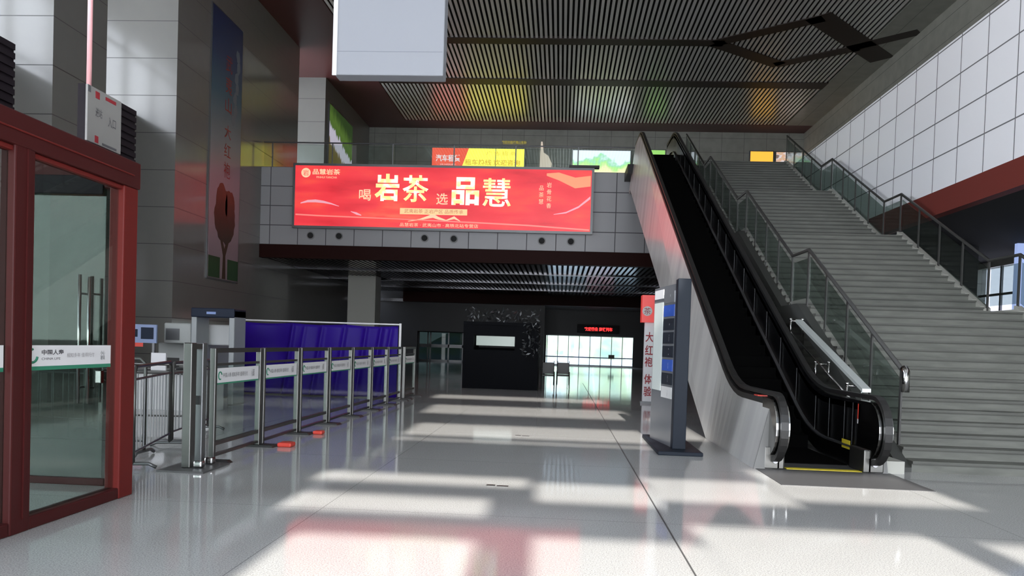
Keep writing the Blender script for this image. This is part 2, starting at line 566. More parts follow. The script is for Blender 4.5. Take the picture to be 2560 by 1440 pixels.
# wooded slope and buildings outside the doors
hm = mat('wooded_slope', (.12, .20, .05), .9); t = NT(hm); P, pv = t.pos()
t.l(t.ramp(t.noise(.35, 4, pv), [(.35, (.10, .15, .12)), (.5, (.18, .21, .12)), (.65, (.20, .24, .27))]), t.b.inputs['Base Color'])
hv = []; nx = 40
for i in range(nx + 1):
    x = -70 + 140 * i / nx
    h = 5 + 3.5 * math.sin(x * .11 + 1) + 1.5 * math.sin(x * .37)
    hv += [(x, 92, -.05), (x, 100, h * .6), (x, 115, h)]
hf = []
for i in range(nx):
    for k in range(2): a = i * 3 + k; hf.append((a, a + 3, a + 4, a + 1))
o = MB().add(hv, hf).build('wooded_hillside', hm, smooth=True); tag(o, kind='structure')

# ================================================================== STAIRS
M_rail = mat('dark_bronze_rail', (.05, .05, .048), .4, spec=.3)
SX0, SX1 = 4.60, 8.40
stone_step = mat('grey_granite_step', (.2, .2, .19), .65, spec=.3)
t = NT(stone_step); P, pv = t.pos()
t.l(t.mix(t.noise(9, 4, pv), (.17, .175, .16), (.34, .34, .31)), t.b.inputs['Base Color'])
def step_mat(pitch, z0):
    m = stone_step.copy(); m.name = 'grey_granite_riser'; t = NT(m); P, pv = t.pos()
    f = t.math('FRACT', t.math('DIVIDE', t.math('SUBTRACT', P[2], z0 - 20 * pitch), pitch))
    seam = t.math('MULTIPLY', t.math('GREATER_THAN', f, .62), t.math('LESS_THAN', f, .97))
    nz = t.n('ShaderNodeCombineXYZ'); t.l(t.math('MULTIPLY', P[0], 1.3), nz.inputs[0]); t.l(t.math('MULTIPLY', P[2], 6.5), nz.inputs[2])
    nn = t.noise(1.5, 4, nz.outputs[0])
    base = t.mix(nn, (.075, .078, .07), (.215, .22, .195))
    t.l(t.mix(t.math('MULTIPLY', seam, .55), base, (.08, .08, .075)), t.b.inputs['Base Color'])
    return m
stair = thing('staircase', 'wide grey stone staircase with landings climbing beside the escalator', 'staircase', (6.6, 10.3, 0))
SL = .515; Y1 = 14.83; Z1 = 2.3815
flights = []
y = Y1 - Z1 / SL; z = 0
nst = 16; spec_f = [(16, Z1, Z1 / SL)] + [(14, 2.1403, 4.1551)] * 3
LND = []
for k, (n, rise, run) in enumerate(spec_f):
    m = MB(); rr = rise / n; tt = run / n
    prof = []
    yy, zz = y, z
    for i in range(n):
        prof += [(yy + i * tt, zz + i * rr), (yy + i * tt, zz + (i + 1) * rr - .035), (yy + i * tt - .03, zz + (i + 1) * rr - .035), (yy + i * tt - .03, zz + (i + 1) * rr)]
    prof.append((yy + run, zz + rise))
    prof += [(yy + run, zz + rise - .9), (yy + .01, zz - .9 if k else zz - .02)] if k else [(yy + run, 0)]
    m.prism(prof, 0, SX0, SX1)
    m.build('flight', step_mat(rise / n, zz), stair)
    y += run; z += rise
    yb = y
    if k < 3:
        box(SX0, SX1, y, y + 1.0271, z - .3, z).build('landing', stone_step, stair); y += 1.0271
        LND.append((yb, y, z))
STOP = (y, z)
# saw-tooth pale ends of the steps and the sloping coping on the right
def stair_side(x0, x1, dz0, name, m_):
    y = Y1 - Z1 / SL; z = 0; mb = MB()
    for k, (n, rise, run) in enumerate(spec_f):
        rr = rise / n; tt = run / n
        mb.prism([(y, z - .05 if k else 0), (y, z + dz0), (y + run, z + rise + dz0), (y + run, z + rise - .3 if k else z + rise - .3)], 0, x0, x1)
        y += run; z += rise
        if k < 3:
            mb.box(x0, x1, y, y + 1.0271, z - .3, z + .06); y += 1.0271
    return mb.build(name, m_, stair)
stair_side(8.40, 8.54, .13, 'coping', M_conc)
stair_side(4.44, 4.60, .06, 'stringer', mat('dark_stone_stringer', (.05, .052, .048), .6))
nb = MB(); y = Y1 - Z1 / SL; z = 0
for k, (n, rise, run) in enumerate(spec_f):
    for i in range(n):
        box(8.31, 8.395, y + i * run / n - .034, y + (i + .45) * run / n, z + (i + 1) * rise / n, z + (i + 1) * rise / n + .012).build('nosing_marker', M_conc, stair)
    y += run + 1.0271; z += rise
nb = None
struct('trim_6', box(4.2, 4.42, 10.0, 10.6, 0, .16), M_conc)


def stair_rail(X, label, z0=.25):
    root = thing('stair_railing', label, 'railing', (X, 10.6, 0))
    pts = [(X, Y1 - (Z1 - z0) / SL, z0 + 1.08)]; posts = []
    y, z = Y1, Z1
    def flight_posts(ya, za, yb, zb, n):
        for i in range(n + 1):
            f = i / n; posts.append((ya + (yb - ya) * f, za + (zb - za) * f))
    ya, za = Y1 - (Z1 - z0) / SL, z0
    segs = []
    for k in range(4):
        yb, zb = y, z
        segs.append((ya, za, yb, zb)); flight_posts(ya, za, yb, zb, 4 if k == 0 else 4)
        pts.append((X, yb, zb + 1.08))
        if k < 3:
            pts.append((X, yb + 1.0271, zb + 1.08)); segs.append((yb, zb, yb + 1.0271, zb))
            ya, za = yb + 1.0271, zb
            y, z = ya + 4.1551, za + 2.1403
    MB().tube(pts, .032).build('handrail', M_rail, root, smooth=True)
    for (py, pz) in posts:
        MB().box(X - .012, X + .012, py - .028, py + .028, pz, pz + 1.07).build('post', M_rail, root)
    for a, b, c_, d_ in segs:
        MB().prism([(a + .05, b + .17), (c_ - .05, d_ + .17), (c_ - .05, d_ + .93), (a + .05, b + .93)], 0, X + .014, X + .024).build('glass_panel', M_railg, root)
    return root
lr = stair_rail(4.63, 'glass and dark steel stair railing beside the escalator')
rr_ = stair_rail(8.47, 'glass and dark steel stair railing below the white gallery panels')
# polished end piece of the near railing
MB().tube([(4.63, 10.62, 1.34), (4.63, 10.56, 1.30), (4.63, 10.55, 1.02)], .05).build('end_cap', M_bright, lr, smooth=True)

# ================================================================== ESCALATOR
EX0, EX1 = 2.78, 4.02        # handrail centre lines
esc = thing('escalator', 'black and steel escalator rising to the upper floor', 'escalator', (3.4, 10.0, 0))
ES = .515; YI = 12.2; YT = YI + FZ / ES
def eline(dz, y0=10.0, y1=31.0, n=5):
    """flat, then incline, then flat; dz above the step surface"""
    pts = [(y0, dz)]
    for i in range(n + 1):
        q = i / n; yy = YI - .7 + 1.4 * q; pts.append((yy, dz + .5 * ES * (1.4 * q) * q))
    for i in range(n + 1):
        q = 1 - i / n; yy = YT + .7 - 1.4 * q; pts.append((yy, dz + FZ - .5 * ES * (1.4 * q) * q))
    pts.append((y1, dz + FZ))
    return pts
# balustrades: black inside, steel outside
def strip(dz0, dz1, x0, x1, y0=10.0, y1=31.0, lowcut=None):
    a = eline(dz0, y0, y1); b = eline(dz1, y0, y1)
    m = MB(); n = len(a); vs = []
    for p, q in zip(a, b):
        z0 = max(p[1], .0)
        vs += [(x0, p[0], z0), (x1, p[0], z0), (x1, q[0], q[1]), (x0, q[0], q[1])]
    fs = []
    for i in range(n - 1):
        for k in range(4):
            a0 = i * 4 + k; a1 = i * 4 + (k + 1) % 4; fs.append((a0, a1, a1 + 4, a0 + 4))
    fs += [(3, 2, 1, 0), tuple((n - 1) * 4 + k for k in range(4))]
    return m.add(vs, fs)
M_escside = mat('brushed_escalator_cladding', (.56, .55, .53), .28, .25)
t = NT(M_escside); P, pv = t.pos()
mp = t.n('ShaderNodeCombineXYZ'); t.l(t.math('MULTIPLY', P[1], 2.2), mp.inputs[1]); t.l(t.math('MULTIPLY', P[2], .12), mp.inputs[2])
nn = t.noise(1.0, 3, mp.outputs[0])
t.l(t.mix(nn, (.50, .495, .48), (.86, .85, .82)), t.b.inputs['Base Color'])
t.l(t.math('ADD', t.math('MULTIPLY', nn, .22), .10), t.b.inputs['Roughness'])
for xc, xi, xo, nm in ((EX0, EX0 + .06, 2.52, 'left'), (EX1, EX1 - .06, 4.20, 'right')):
    s_ = 1 if xc == EX0 else -1
    # inner black panel, outer steel panel
    strip(.0, .86, xi - s_ * .02, xi, 9.95).build('inner_panel', M_black, esc)
    top = [(9.98, .82)] + [q for q in eline(.82, 10.0, 31.0)[1:]]
    def zlow(y): return 0.0 if y < 13.2 else min((y - 13.2) * (FZ - 1.05) / (YT + 1.2 - 13.2), FZ - 1.05)
    top = sorted(top + [(13.2, .82 + ES * (13.2 - YI)), (YT + 1.2, FZ + .82)]); vs = []; fs = []
    for y, z in top:
        zl = zlow(y)
        for xx, zz in ((xo, zl), (xc - s_ * .075, z), (xc - s_ * .055, z), (xo + s_ * .05, zl)): vs.append((xx, y, zz))
    for i in range(len(top) - 1):
        for k in range(4): a0 = i * 4 + k; a1 = i * 4 + (k + 1) % 4; fs.append((a0, a1, a1 + 4, a0 + 4))
    n4 = (len(top) - 1) * 4; fs += [(3, 2, 1, 0), (n4, n4 + 1, n4 + 2, n4 + 3)]
    MB().add(vs, fs).build('side_cladding', M_escside, esc)
    strip(.78, .90, xc - s_ * .075, xi, 9.95).build('balustrade_cap', M_black if nm == 'right' else M_rubber, esc)
    MB().prism([(xo, 0), (xc - s_ * .075, .82), (xc - s_ * .02, .82), (xc - s_ * .02, 0)], 1, 9.955, 9.985).build('end_plate', M_escend, esc)
    # skirt line
    strip(.26, .285, xi, xi + s_ * .05, 10.3).build('skirt_trim', M_dsteel, esc)
    # newel: semicircular polished end
    cy_, cz_, rad = 9.98, .545, .36
    prof = [(cy_, cz_ + rad)] + [(cy_ - rad * math.sin(a), cz_ + rad * math.cos(a)) for a in [PI * i / 14 for i in range(1, 14)]] + [(cy_, cz_ - rad), (10.3, .18), (10.3, cz_ + rad)]
    MB().prism(prof, 0, xc - .085, xc + .085).build('newel', M_bright, esc, smooth=False)
    # handrail: rubber loop round the newel and up the incline
    hp = [(10.25, .13)] + [(cy_ - (rad + .03) * math.sin(a), cz_ + (rad + .03) * math.cos(a)) for a in [PI * (14 - i) / 14 for i in range(0, 15)]]
    hp2 = eline(.935, 10.0, 31.2)
    MB().sweep([(p[0], p[1]) for p in hp + hp2[1:]], xc - .045, xc + .045, .055).build('handrail', M_rubber, esc)
    # inlet box at the foot of the newel
    MB().box(xc - .13, xc + .13, 9.95, 10.45, 0, .30).build('inlet_box', M_steel, esc, bevel=.02)
    MB().tube([(xc, 9.94, .12), (xc, 9.90, .12)], .035, 12).build('sensor', M_white, esc)
m = MB(); lowp = [(13.2, .0), (YT + 1.2, FZ - 1.05), (31.0, FZ - 1.05)]
m.sweep(lowp, 2.60, 4.20, .03); m.build('underside', M_dsteel, esc)
# steps
st = MB(); ns = 44; y = YI + .1; z = 0.02
rr = .2; tr = rr / ES
prof = [(10.55, .02), (YI, .02)]
yy, zz = YI, .02
while zz < FZ - .01:
    zz2 = min(zz + rr, FZ); prof += [(yy, zz2)]; yy += tr; prof += [(yy, zz2)]; zz = zz2
prof += [(30.4, FZ), (30.4, FZ - .5), (YI + .6, .0), (10.55, 0)]
st.prism(prof, 0, EX0 + .11, EX1 - .11).build('steps', M_step, esc)
MB().box(2.55, 4.24, 8.80, 10.55, .001, .006).build('landing_plate', mat('grey_ribbed_plate', (.075, .075, .078), .45, 0, .25), esc)
MB().box(2.95, 3.95, 10.0, 10.12, .006, .012).build('comb_line', M_yellow, esc)
# stickers on the right inner panel
MB().box(EX1 - .085, EX1 - .081, 10.25, 10.33, .66, .86).build('warning_sticker', M_redspot, esc)['label'] = 'small red and white warning sticker'
MB().box(EX1 - .085, EX1 - .081, 10.25, 10.33, .60, .66).build('sticker_label', M_white, esc)
MB().box(EX1 - .085, EX1 - .081, 10.55, 10.85, .22, .34).build('caution_sticker', M_yellow, esc)['label'] = 'yellow caution sticker'
for yy in (10.2, 10.5, 10.8, 11.4, 12.0): MB().box(EX1 - .084, EX1 - .0805, yy, yy + .012, .30, .86).build('panel_joint', M_dsteel, esc)
for yy in range(13, 30, 1):
    z0 = ES * (yy - YI)
    MB().prism([(yy, z0 + .32), (yy + .012, z0 + .32), (yy + .012, z0 + .84), (yy, z0 + .84)], 0, EX1 - .084, EX1 - .0805).build('panel_joint', M_dsteel, esc)
MB().box(EX0 - .09, EX0 + .04, 10.55, 10.75, .90, .915).build('red_sticker', M_redspot, esc)

# anti-climb barrier of polished tubes between escalator and stairs
g = thing('climb_guard', 'row of polished steel bars fixed between the escalator and the stairs', 'guard', (4.3, 12.7, 0))
for yk, sg in ((11.35, 0), (12.75, 1), (14.2, 2)):
    zk = .80 + max(0, ES * (yk - YI)) + .25
    for xk in (4.16, 4.37):
        MB().tube([(xk, yk, zk - .28), (xk, yk, zk + .02)], .016, 8).build('bracket', M_bright, g, smooth=True)
        MB().add(*(lambda c, r: ([(c[0] + r * math.cos(a) * math.sin(b), c[1] + r * math.sin(a) * math.sin(b), c[2] + r * math.cos(b)) for b in [PI * j / 6 for j in range(7)] for a in [2 * PI * i / 8 for i in range(8)]],
            [(j * 8 + i, j * 8 + (i + 1) % 8, (j + 1) * 8 + (i + 1) % 8, (j + 1) * 8 + i) for j in range(6) for i in range(8)]))((xk, yk, zk + .03), .03)).build('ball_end', M_bright, g, smooth=True)
    MB().tube([(4.16, yk, zk), (4.37, yk, zk)], .014, 8).build('crossbar', M_bright, g, smooth=True)
zA = 1.05; zB = .80 + ES * (14.2 - YI) + .25
MB().tube([(4.16, 11.2, zA - .18), (4.16, 14.2, zB - .2)], .016, 8).build('lower_tube', M_bright, g, smooth=True)
MB().prism([(11.0, .98), (14.2, zB - .02), (14.2, zB + .03), (11.0, 1.03)], 0, 4.24, 4.36).build('flat_bar', mat('pale_painted_steel', (.62, .66, .64), .4, .3), g)
for yk, zk in ((11.35, .55), (12.75, .75), (14.2, 1.4)):
    pass

# ================================================================== BALCONY THINGS
# round air nozzles under the billboard
nz0 = thing('air_nozzle', 'round black air nozzle in the pale panel row, first from the left wall', 'air nozzle', (-10.75, BY, 5.83), 'air nozzles under the red billboard')
def disc(c, r, y0, y1, seg=20):
    return MB().tube([(c[0], y0, c[2]), (c[0], y1, c[2])], r, seg)
disc((-10.75, 0, 5.83), .17, BY - .03, BY - .002).build('ring', mat('grey_nozzle_ring', (.22, .22, .22), .5), nz0)
disc((-10.75, 0, 5.83), .125, BY - .06, BY - .03).build('nozzle_mouth', M_dark, nz0)
names = ['second from the left wall', 'third from the left wall', 'third from the escalator', 'second from the escalator', 'nearest to the escalator']
from_px = [(-9.52), (-5.86), (-4.62), (-.93), (.28)]
for nx_, nm in zip(from_px, names):
    dup(nz0, (nx_, BY, 5.83), 'round black air nozzle in the pale panel row, ' + nm)

# billboard
bb = thing('billboard', 'long glowing red tea advertisement on the balcony front', 'billboard', (-5.2, BY - .15, 6.2))
BX0, BX1, BZ0, BZ1 = -11.40, 1.05, 6.22, 8.74
MB().box(BX0 - .1, BX1 + .1, BY - .22, BY - .005, BZ0 - .1, BZ1 + .1).build('frame', M_dsteel, bb)
m_bb = mat('red_lit_screen', (.25, .01, .02), .3); t = NT(m_bb); P, pv = t.pos()
mp = t.n('ShaderNodeCombineXYZ'); t.l(t.math('MULTIPLY', P[0], .22), mp.inputs[0]); t.l(t.math('MULTIPLY', P[2], .9), mp.inputs[2])
cc = t.ramp(t.noise(1.6, 4, mp.outputs[0]), [(.3, (.62, .022, .035)), (.5, (.88, .045, .06)), (.62, (.95, .08, .06)), (.8, (1.0, .22, .12))])
t.l(cc, t.b.inputs['Emission Color']); t.b.inputs['Emission Strength'].default_value = .95
YS = BY - .225
MB().box(BX0, BX1, YS, YS + .02, BZ0, BZ1).build('screen', m_bb, bb)
M_gold = mat('gold_lit_lettering', (.5, .4, .2), .4); t = NT(M_gold); P, pv = t.pos()
t.l(t.ramp(t.noise(3.2, 1, pv), [(.42, (1, .78, .28)), (.58, (1, .93, .90))]), t.b.inputs['Emission Color']); t.b.inputs['Emission Strength'].default_value = 1.05
M_cream = emis('cream_lit_artwork', (1.0, .66, .42), .9)
M_pinkl = emis('pink_lit_swoosh', (1.0, .45, .55), .8)
def u2x(u): return (u - 742) / (1480 - 742) * (BX1 - BX0) + BX0     # along the board, for measured proportions
def v2z(v): return BZ1 - (v - 424) / (572 - 424) * (BZ1 - BZ0)
YL = YS - .006
def bt(s, u0, u1, v0, v1, mm=M_gold, bold=.0, nm='lettering'):
    return text(s, nm, mm, bb, (u2x(u0), YL, v2z(v1)), v2z(v0) - v2z(v1), u2x(u1) - u2x(u0), bold=bold)
bt('喝', 905, 935, 480, 508, M_cream, .01)
bt('岩', 944, 1006, 441, 508, bold=.035); bt('茶', 1014, 1079, 443, 509, bold=.016)
bt('选', 1099, 1128, 486, 514, M_cream, .01)
bt('品', 1137, 1205, 446, 514, bold=.035); bt('慧', 1214, 1284, 447, 516, bold=.010)
bt('品慧岩茶', 786, 856, 432, 446, M_cream, .02)
bt('PINHUI YANCHA', 796, 848, 450, 455, M_cream)
disc((u2x(769), 0, v2z(442)), .2, YL, YL + .004, 24).build('logo', M_cream, bb)
text('岩', 'logo_character', m_bb, bb, (u2x(769) - .12, YL - .003, v2z(442) - .12), .24, .24)
MB().box(u2x(1009), u2x(1177), YL, YL + .004, v2z(539), v2z(524)).build('caption_bar', mat('gold_caption_bar', (.5, .4, .2), .4, emit=(.95, .60, .30), es=.85), bb)
text('武夷岩茶 正岩产区 品质传承', 'caption', emis('brown_lit_caption', (.55, .20, .10), .8), bb, (u2x(1020), YL - .003, v2z(536)), .17, u2x(1167) - u2x(1020))
bt('品慧岩茶 · 武夷山市 · 高铁北站专营店', 1010, 1205, 560, 569, M_cream)
for col_, u_, v0_, n_ in (('岩骨花香', 1379, 455, 4), ('品茶慧', 1360, 463, 3)):
    bt_ = text(col_, 'side_lettering', M_cream, bb, (u2x(u_) - .13, YL, v2z(v0_ + 17.5 * n_ - 8)), v2z(v0_) - v2z(v0_ + 17.5 * n_ - 8), .2, vertical=True)
def sw(pts, w, mm, nm='swoosh'):
    P3 = [(u2x(u), YL + .002, v2z(v)) for u, v in pts]
    ribbon(P3, w).build(nm, mm, bb)
sw([(757, 517), (775, 512), (795, 511), (815, 513), (835, 517), (855, 523)], [.02, .05, .06, .05, .03, .01], M_pinkl)
sw([(885, 535), (900, 540), (912, 544)], [.01, .05, .02], M_pinkl)
sw([(745, 545), (800, 547), (900, 549), (1000, 551), (1200, 556), (1330, 560), (1478, 568)], [.03, .03, .025, .02, .03, .03, .03], emis('light_red_line', (1, .25, .22), .9))
sw([(1390, 532), (1420, 527), (1450, 513), (1478, 490)], [.01, .03, .04, .06], M_pinkl)
sw([(1370, 436), (1400, 440), (1440, 455), (1478, 450)], [.05, .16, .22, .22], emis('orange_glow_art', (1.0, .34, .18), .9))
sw([(1030, 556), (1060, 551), (1080, 545), (1092, 541), (1105, 547), (1125, 552), (1145, 545), (1160, 553)], [.01, .03, .06, .09, .06, .02, .06, .01], M_cream, 'mountain_art')
tag(MB().box(-1.8 + 1.9, 1.35, BY - .3, BY + .05, 8.845, 8.93).build('cable_tray', M_rubber),
    'short dark tray on top of the billboard near its right end', 'tray')

# balcony glass rail
br = thing('balcony_railing', 'thin dark rail with clear glass along the balcony edge', 'railing', (-5, BY + .1, 8.72))
MB().tube([(XW + .05, BY + .12, 9.78), (3.0, BY + .12, 9.78)], .03, 8).build('handrail', M_dsteel, br)
x = XW + .4
while x < 2.6:
    MB().box(x, x + .05, BY + .1, BY + .14, 8.72, 9.77).build('post', M_dsteel, br); x += 2.6
MB().box(XW + .05, 2.9, BY + .115, BY + .125, 8.78, 9.7).build('glass_panel', M_glass, br)

# ================================================================== UPPER LEVEL LIGHTBOXES
YA = YF - .12
def lightbox(label, x0, x1, z0, z1, m_):
    o = thing('lightbox', label, 'lightbox', ((x0 + x1) / 2, YA, z0))
    MB().box(x0 - .06, x1 + .06, YA, YF - .002, z0 - .06, z1 + .06).build('case', M_dsteel, o)
    MB().box(x0, x1, YA - .015, YA, z0, z1).build('lit_face', m_, o)
    return o
M_lred = emis('red_lit_face', (.93, .10, .05), 1.15)
M_lyel = emis('yellow_lit_face', (1.0, .93, .10), 1.45)
M_wlet = emis('white_lit_letter', (.95, .9, .95), .9)
M_olet = emis('orange_lit_letter', (.95, .55, .05), .9)
lb = lightbox('red and yellow lightbox on the upper back wall', -8.74, -2.75, 12.4, 14.08, M_lyel)
MB().prism([(-8.74, 12.4), (-6.95, 12.4), (-6.35, 14.08), (-8.74, 14.08)], 1, YA - .022, YA - .015).build('red_field', M_lred, lb)
text('汽车租赁', 'lettering', M_wlet, lb, (-8.5, YA - .03, 13.2), .45, 1.6, bold=.02)
text('24 HOURS', 'small_lettering', M_wlet, lb, (-8.2, YA - .03, 12.98), .08, 1.0)
text('广 告 招 商', 'lettering', M_olet, lb, (-5.2, YA - .03, 13.65), .26, 1.9)
text('租车热线 欢迎咨询', 'lettering', M_olet, lb, (-6.6, YA - .03, 13.0), .38, 3.6, bold=.02)
MB().box(-4.62, -4.58, YA - .03, YA - .015, 12.4, 14.08).build('panel_seam', M_dsteel, lb)
tag(text('欢迎光临武夷山东站', 'wall_lettering', emis('dim_yellow_letter', (.55, .45, .08), .5), None, (-4.23, YF - .03, 14.42), .22, 1.6, bold=.03),
    'small dim yellow lettering above the yellow lightbox', 'lettering')
lb2 = None
m_ = mat('landscape_lit_face', (.2, .2, .2), .4); t = NT(m_); P, pv = t.pos()
zc = t.math('DIVIDE', t.math('SUBTRACT', P[2], 12.4), 1.7)
f = t.math('ADD', zc, t.math('MULTIPLY', t.math('SUBTRACT', t.noise(1.1, 3, pv), .5), 1.6))
t.l(t.ramp(f, [(.2, (.95, .85, .5)), (.38, (.45, .85, .25)), (.5, (.35, .75, .5)), (.62, (.85, .9, 1.0)), (.9, (.85, .88, 1.0))]), t.b.inputs['Emission Color'])
t.b.inputs['Emission Strength'].default_value = 1.3
lb2 = lightbox('pale green landscape lightbox left of the escalator top', .38, 4.05, 12.4, 14.07, m_)
lb3 = lightbox('small plain green lightbox seen between the escalator handrails', 4.9, 6.24, 13.0, 14.15, emis('green_lit_face', (.35, .75, .18), .9))
lb4 = lightbox('orange lightbox behind the top of the stairs', 11.6, 13.0, 12.6, 14.17, emis('orange_lit_face', (1.0, .50, .06), 1.15))
m_ = mat('collage_lit_face', (.2, .2, .2), .4); t = NT(m_); P, pv = t.pos()
t.l(t.ramp(t.noise(2.6, 2, pv), [(.36, (.25, .15, .12)), (.46, (.9, .85, .9)), (.54, (.85, .45, .25)), (.62, (.6, .65, .5))]), t.b.inputs['Emission Color'])
t.b.inputs['Emission Strength'].default_value = .8
lb5 = lightbox('collage lightbox right beside the orange one', 13.2, 14.82, 12.6, 14.15, m_)
o = thing('arrow_sign', 'small white arrow sign hanging above the escalator top', 'sign', (6.75, 48.9, 13.5))
MB().prism([(6.45, 13.5), (7.1, 13.5), (6.95, 14.0), (6.78, 14.2), (6.62, 13.85)], 1, 48.9, 48.95).build('arrow', emis('white_lit_arrow', (.9, .85, .9), .85), o)
MB().tube([(6.78, 48.92, 14.2), (6.78, 48.92, CZ)], .015, 6).build('hanger', M_dsteel, o)
o = thing('statue_lightbox', 'narrow pale figure-shaped light on the upper back wall', 'lightbox', (-1.3, YF - .1, 12.4))
MB().prism([(-1.75, 12.4), (-1.1, 12.4), (-.95, 13.2), (-1.2, 13.7), (-1.5, 13.9), (-1.6, 14.6), (-1.68, 14.6), (-1.72, 13.8)], 1, YF - .06, YF - .003).build('lit_face', emis('pale_cream_light', (.9, .75, .62), .7), o)

# advertisement on the left wall beyond the bay (waterfall and leaves)
o = thing('wall_poster', 'green leaves and white water poster on the far left wall', 'poster', (XW + .02, 43.2, 8.9))
m_ = mat('leafy_poster', (.1, .2, .05), .5); t = NT(m_); P, pv = t.pos()
mp = t.n('ShaderNodeCombineXYZ'); t.l(t.math('MULTIPLY', P[1], 3.0), mp.inputs[1]); t.l(t.math('MULTIPLY', P[2], .7), mp.inputs[2])
f = t.math('ADD', t.math('DIVIDE', t.math('SUBTRACT', t.math('ADD', P[2], t.math('MULTIPLY', t.math('SUBTRACT', P[1], 41.0), .24)), 11.2), 3.4), t.math('MULTIPLY', t.math('SUBTRACT', t.noise(1.2, 3, mp.outputs[0]), .5), .35))
cr = t.ramp(f, [(.15, (.13, .11, .03)), (.30, (.16, .13, .05)), (.34, (.60, .58, .70)), (.56, (.62, .60, .74)), (.60, (.08, .16, .03)), (.75, (.10, .20, .035)), (.95, (.025, .06, .015))])
t.l(cr, t.b.inputs['Base Color']); t.l(cr, t.b.inputs['Emission Color']); t.b.inputs['Emission Strength'].default_value = .6
MB().box(XW + .002, XW + .06, 40.95, 45.6, 8.85, 14.3).build('frame', M_dsteel, o)
MB().box(XW + .06, XW + .075, 41.05, 45.5, 8.95, 14.2).build('picture', m_, o)

# ================================================================== BLUE HANGING BANNER
bn = thing('hanging_banner', 'tall blue banner with a red-crowned tree on the stone wall', 'banner', (XW + .03, 28.4, 3.6))
m_ = mat('blue_to_grey_banner', (.1, .1, .2), .4); t = NT(m_); P, pv = t.pos()
f = t.math('DIVIDE', t.math('SUBTRACT', P[2], 3.6), 9.9)
cr = t.ramp(f, [(.0, (.30, .24, .265)), (.40, (.32, .26, .295)), (.52, (.20, .245, .285)), (.70, (.045, .12, .185)), (.85, (.02, .042, .13)), (1.0, (.018, .03, .10))])
t.l(cr, t.b.inputs['Base Color'])
MB().box(XW + .003, XW + .05, 27.08, 29.76, 3.55, 13.5).build('frame', M_dsteel, bn)
MB().box(XW + .05, XW + .06, 27.14, 29.70, 3.6, 13.45).build('banner_face', m_, bn)
def yz(u): return 27.14 + (u - 516) / (598 - 516) * 2.56
def ellipse_blob(cy_, cz_, ry, rz, n, wob, x0, x1, seedv):
    r_ = random.Random(seedv); pts = []
    for i in range(n):
        a = 2 * PI * i / n; k = 1 + (r_.random() - .5) * wob
        pts.append((cy_ + ry * k * math.cos(a), cz_ + rz * k * math.sin(a)))
    return MB().prism(pts, 0, x0, x1)
m_ = mat('red_tree_crown', (.12, .03, .015), .6); t = NT(m_); P, pv = t.pos()
cr = t.ramp(t.math('ADD', t.math('DIVIDE', t.math('SUBTRACT', P[2], 5.0), 2.4), t.math('MULTIPLY', t.noise(3, 3, pv), .3)), [(.2, (.035, .03, .02)), (.6, (.09, .03, .02)), (1.0, (.20, .045, .025))])
t.l(cr, t.b.inputs['Base Color'])
ellipse_blob(28.45, 5.98, .88, 1.02, 34, .12, XW + .06, XW + .068, 3).build('tree_crown', m_, bn)
ellipse_blob(28.15, 6.45, .5, .72, 26, .14, XW + .06, XW + .069, 4).build('tree_crown', m_, bn)
ellipse_blob(28.85, 6.4, .42, .62, 26, .14, XW + .06, XW + .069, 5).build('tree_crown', m_, bn)
M_trunk = mat('brown_trunk', (.05, .035, .02), .6)
MB().prism([(28.3, 3.62), (28.6, 3.62), (28.55, 4.5), (29.0, 5.4), (28.85, 5.5), (28.45, 4.75), (28.1, 5.5), (27.95, 5.4), (28.35, 4.5)], 0, XW + .06, XW + .067).build('tree_trunk', M_trunk, bn)
MB().box(XW + .06, XW + .064, 27.14, 28.1, 3.62, 4.4).build('grass_field', mat('dark_green_field', (.02, .075, .03), .6), bn)
MB().box(XW + .06, XW + .064, 28.75, 29.70, 3.62, 4.4).build('grass_field', mat('dark_green_field', (.02, .075, .03), .6), bn)
for ch_, zc_, hh in (('武', 11.75, .62), ('夷', 10.95, .62), ('山', 10.2, .55), ('大', 9.2, .5), ('红', 8.5, .5), ('袍', 7.75, .6)):
    text(ch_, 'lettering', mat('red_brush_lettering', (.30, .035, .03), .5), bn, (XW + .068, 28.25, zc_ - hh / 2), hh, .55, face='+x')
for k in range(7):
    zz = 12.3 - k * .42
    ellipse_blob(29.3 - .05 * k + .12 * (k % 2), zz, .16, .24, 12, .5, XW + .06, XW + .063, 10 + k).build('cloud_wisp', mat('pale_wisp', (.16, .20, .24), .6), bn)

# ================================================================== WHITE HANGING BOARD
wb = thing('hanging_board', 'large blank white board hung from the ceiling', 'board', (-2.85, 12.1, 5.68))
MB().box(-3.72, -1.98, 12.0, 12.3, 5.67, 8.4).build('board', mat('blank_white_board', (.33, .345, .38), .6, spec=.2), wb, bevel=.015)
MB().box(-3.75, -3.68, 11.985, 12.01, 5.66, 8.42).build('edge_trim', M_white, wb)
MB().box(-3.70, -2.0, 11.995, 12.0, 6.035, 6.045).build('seam', mat('faint_seam', (.27, .285, .32), .6, spec=.2), wb)
for x in (-3.4, -2.3): MB().tube([(x, 12.15, 8.4), (x, 12.15, CZ + .05)], .02, 8).build('hanger_rod', M_dsteel, wb)

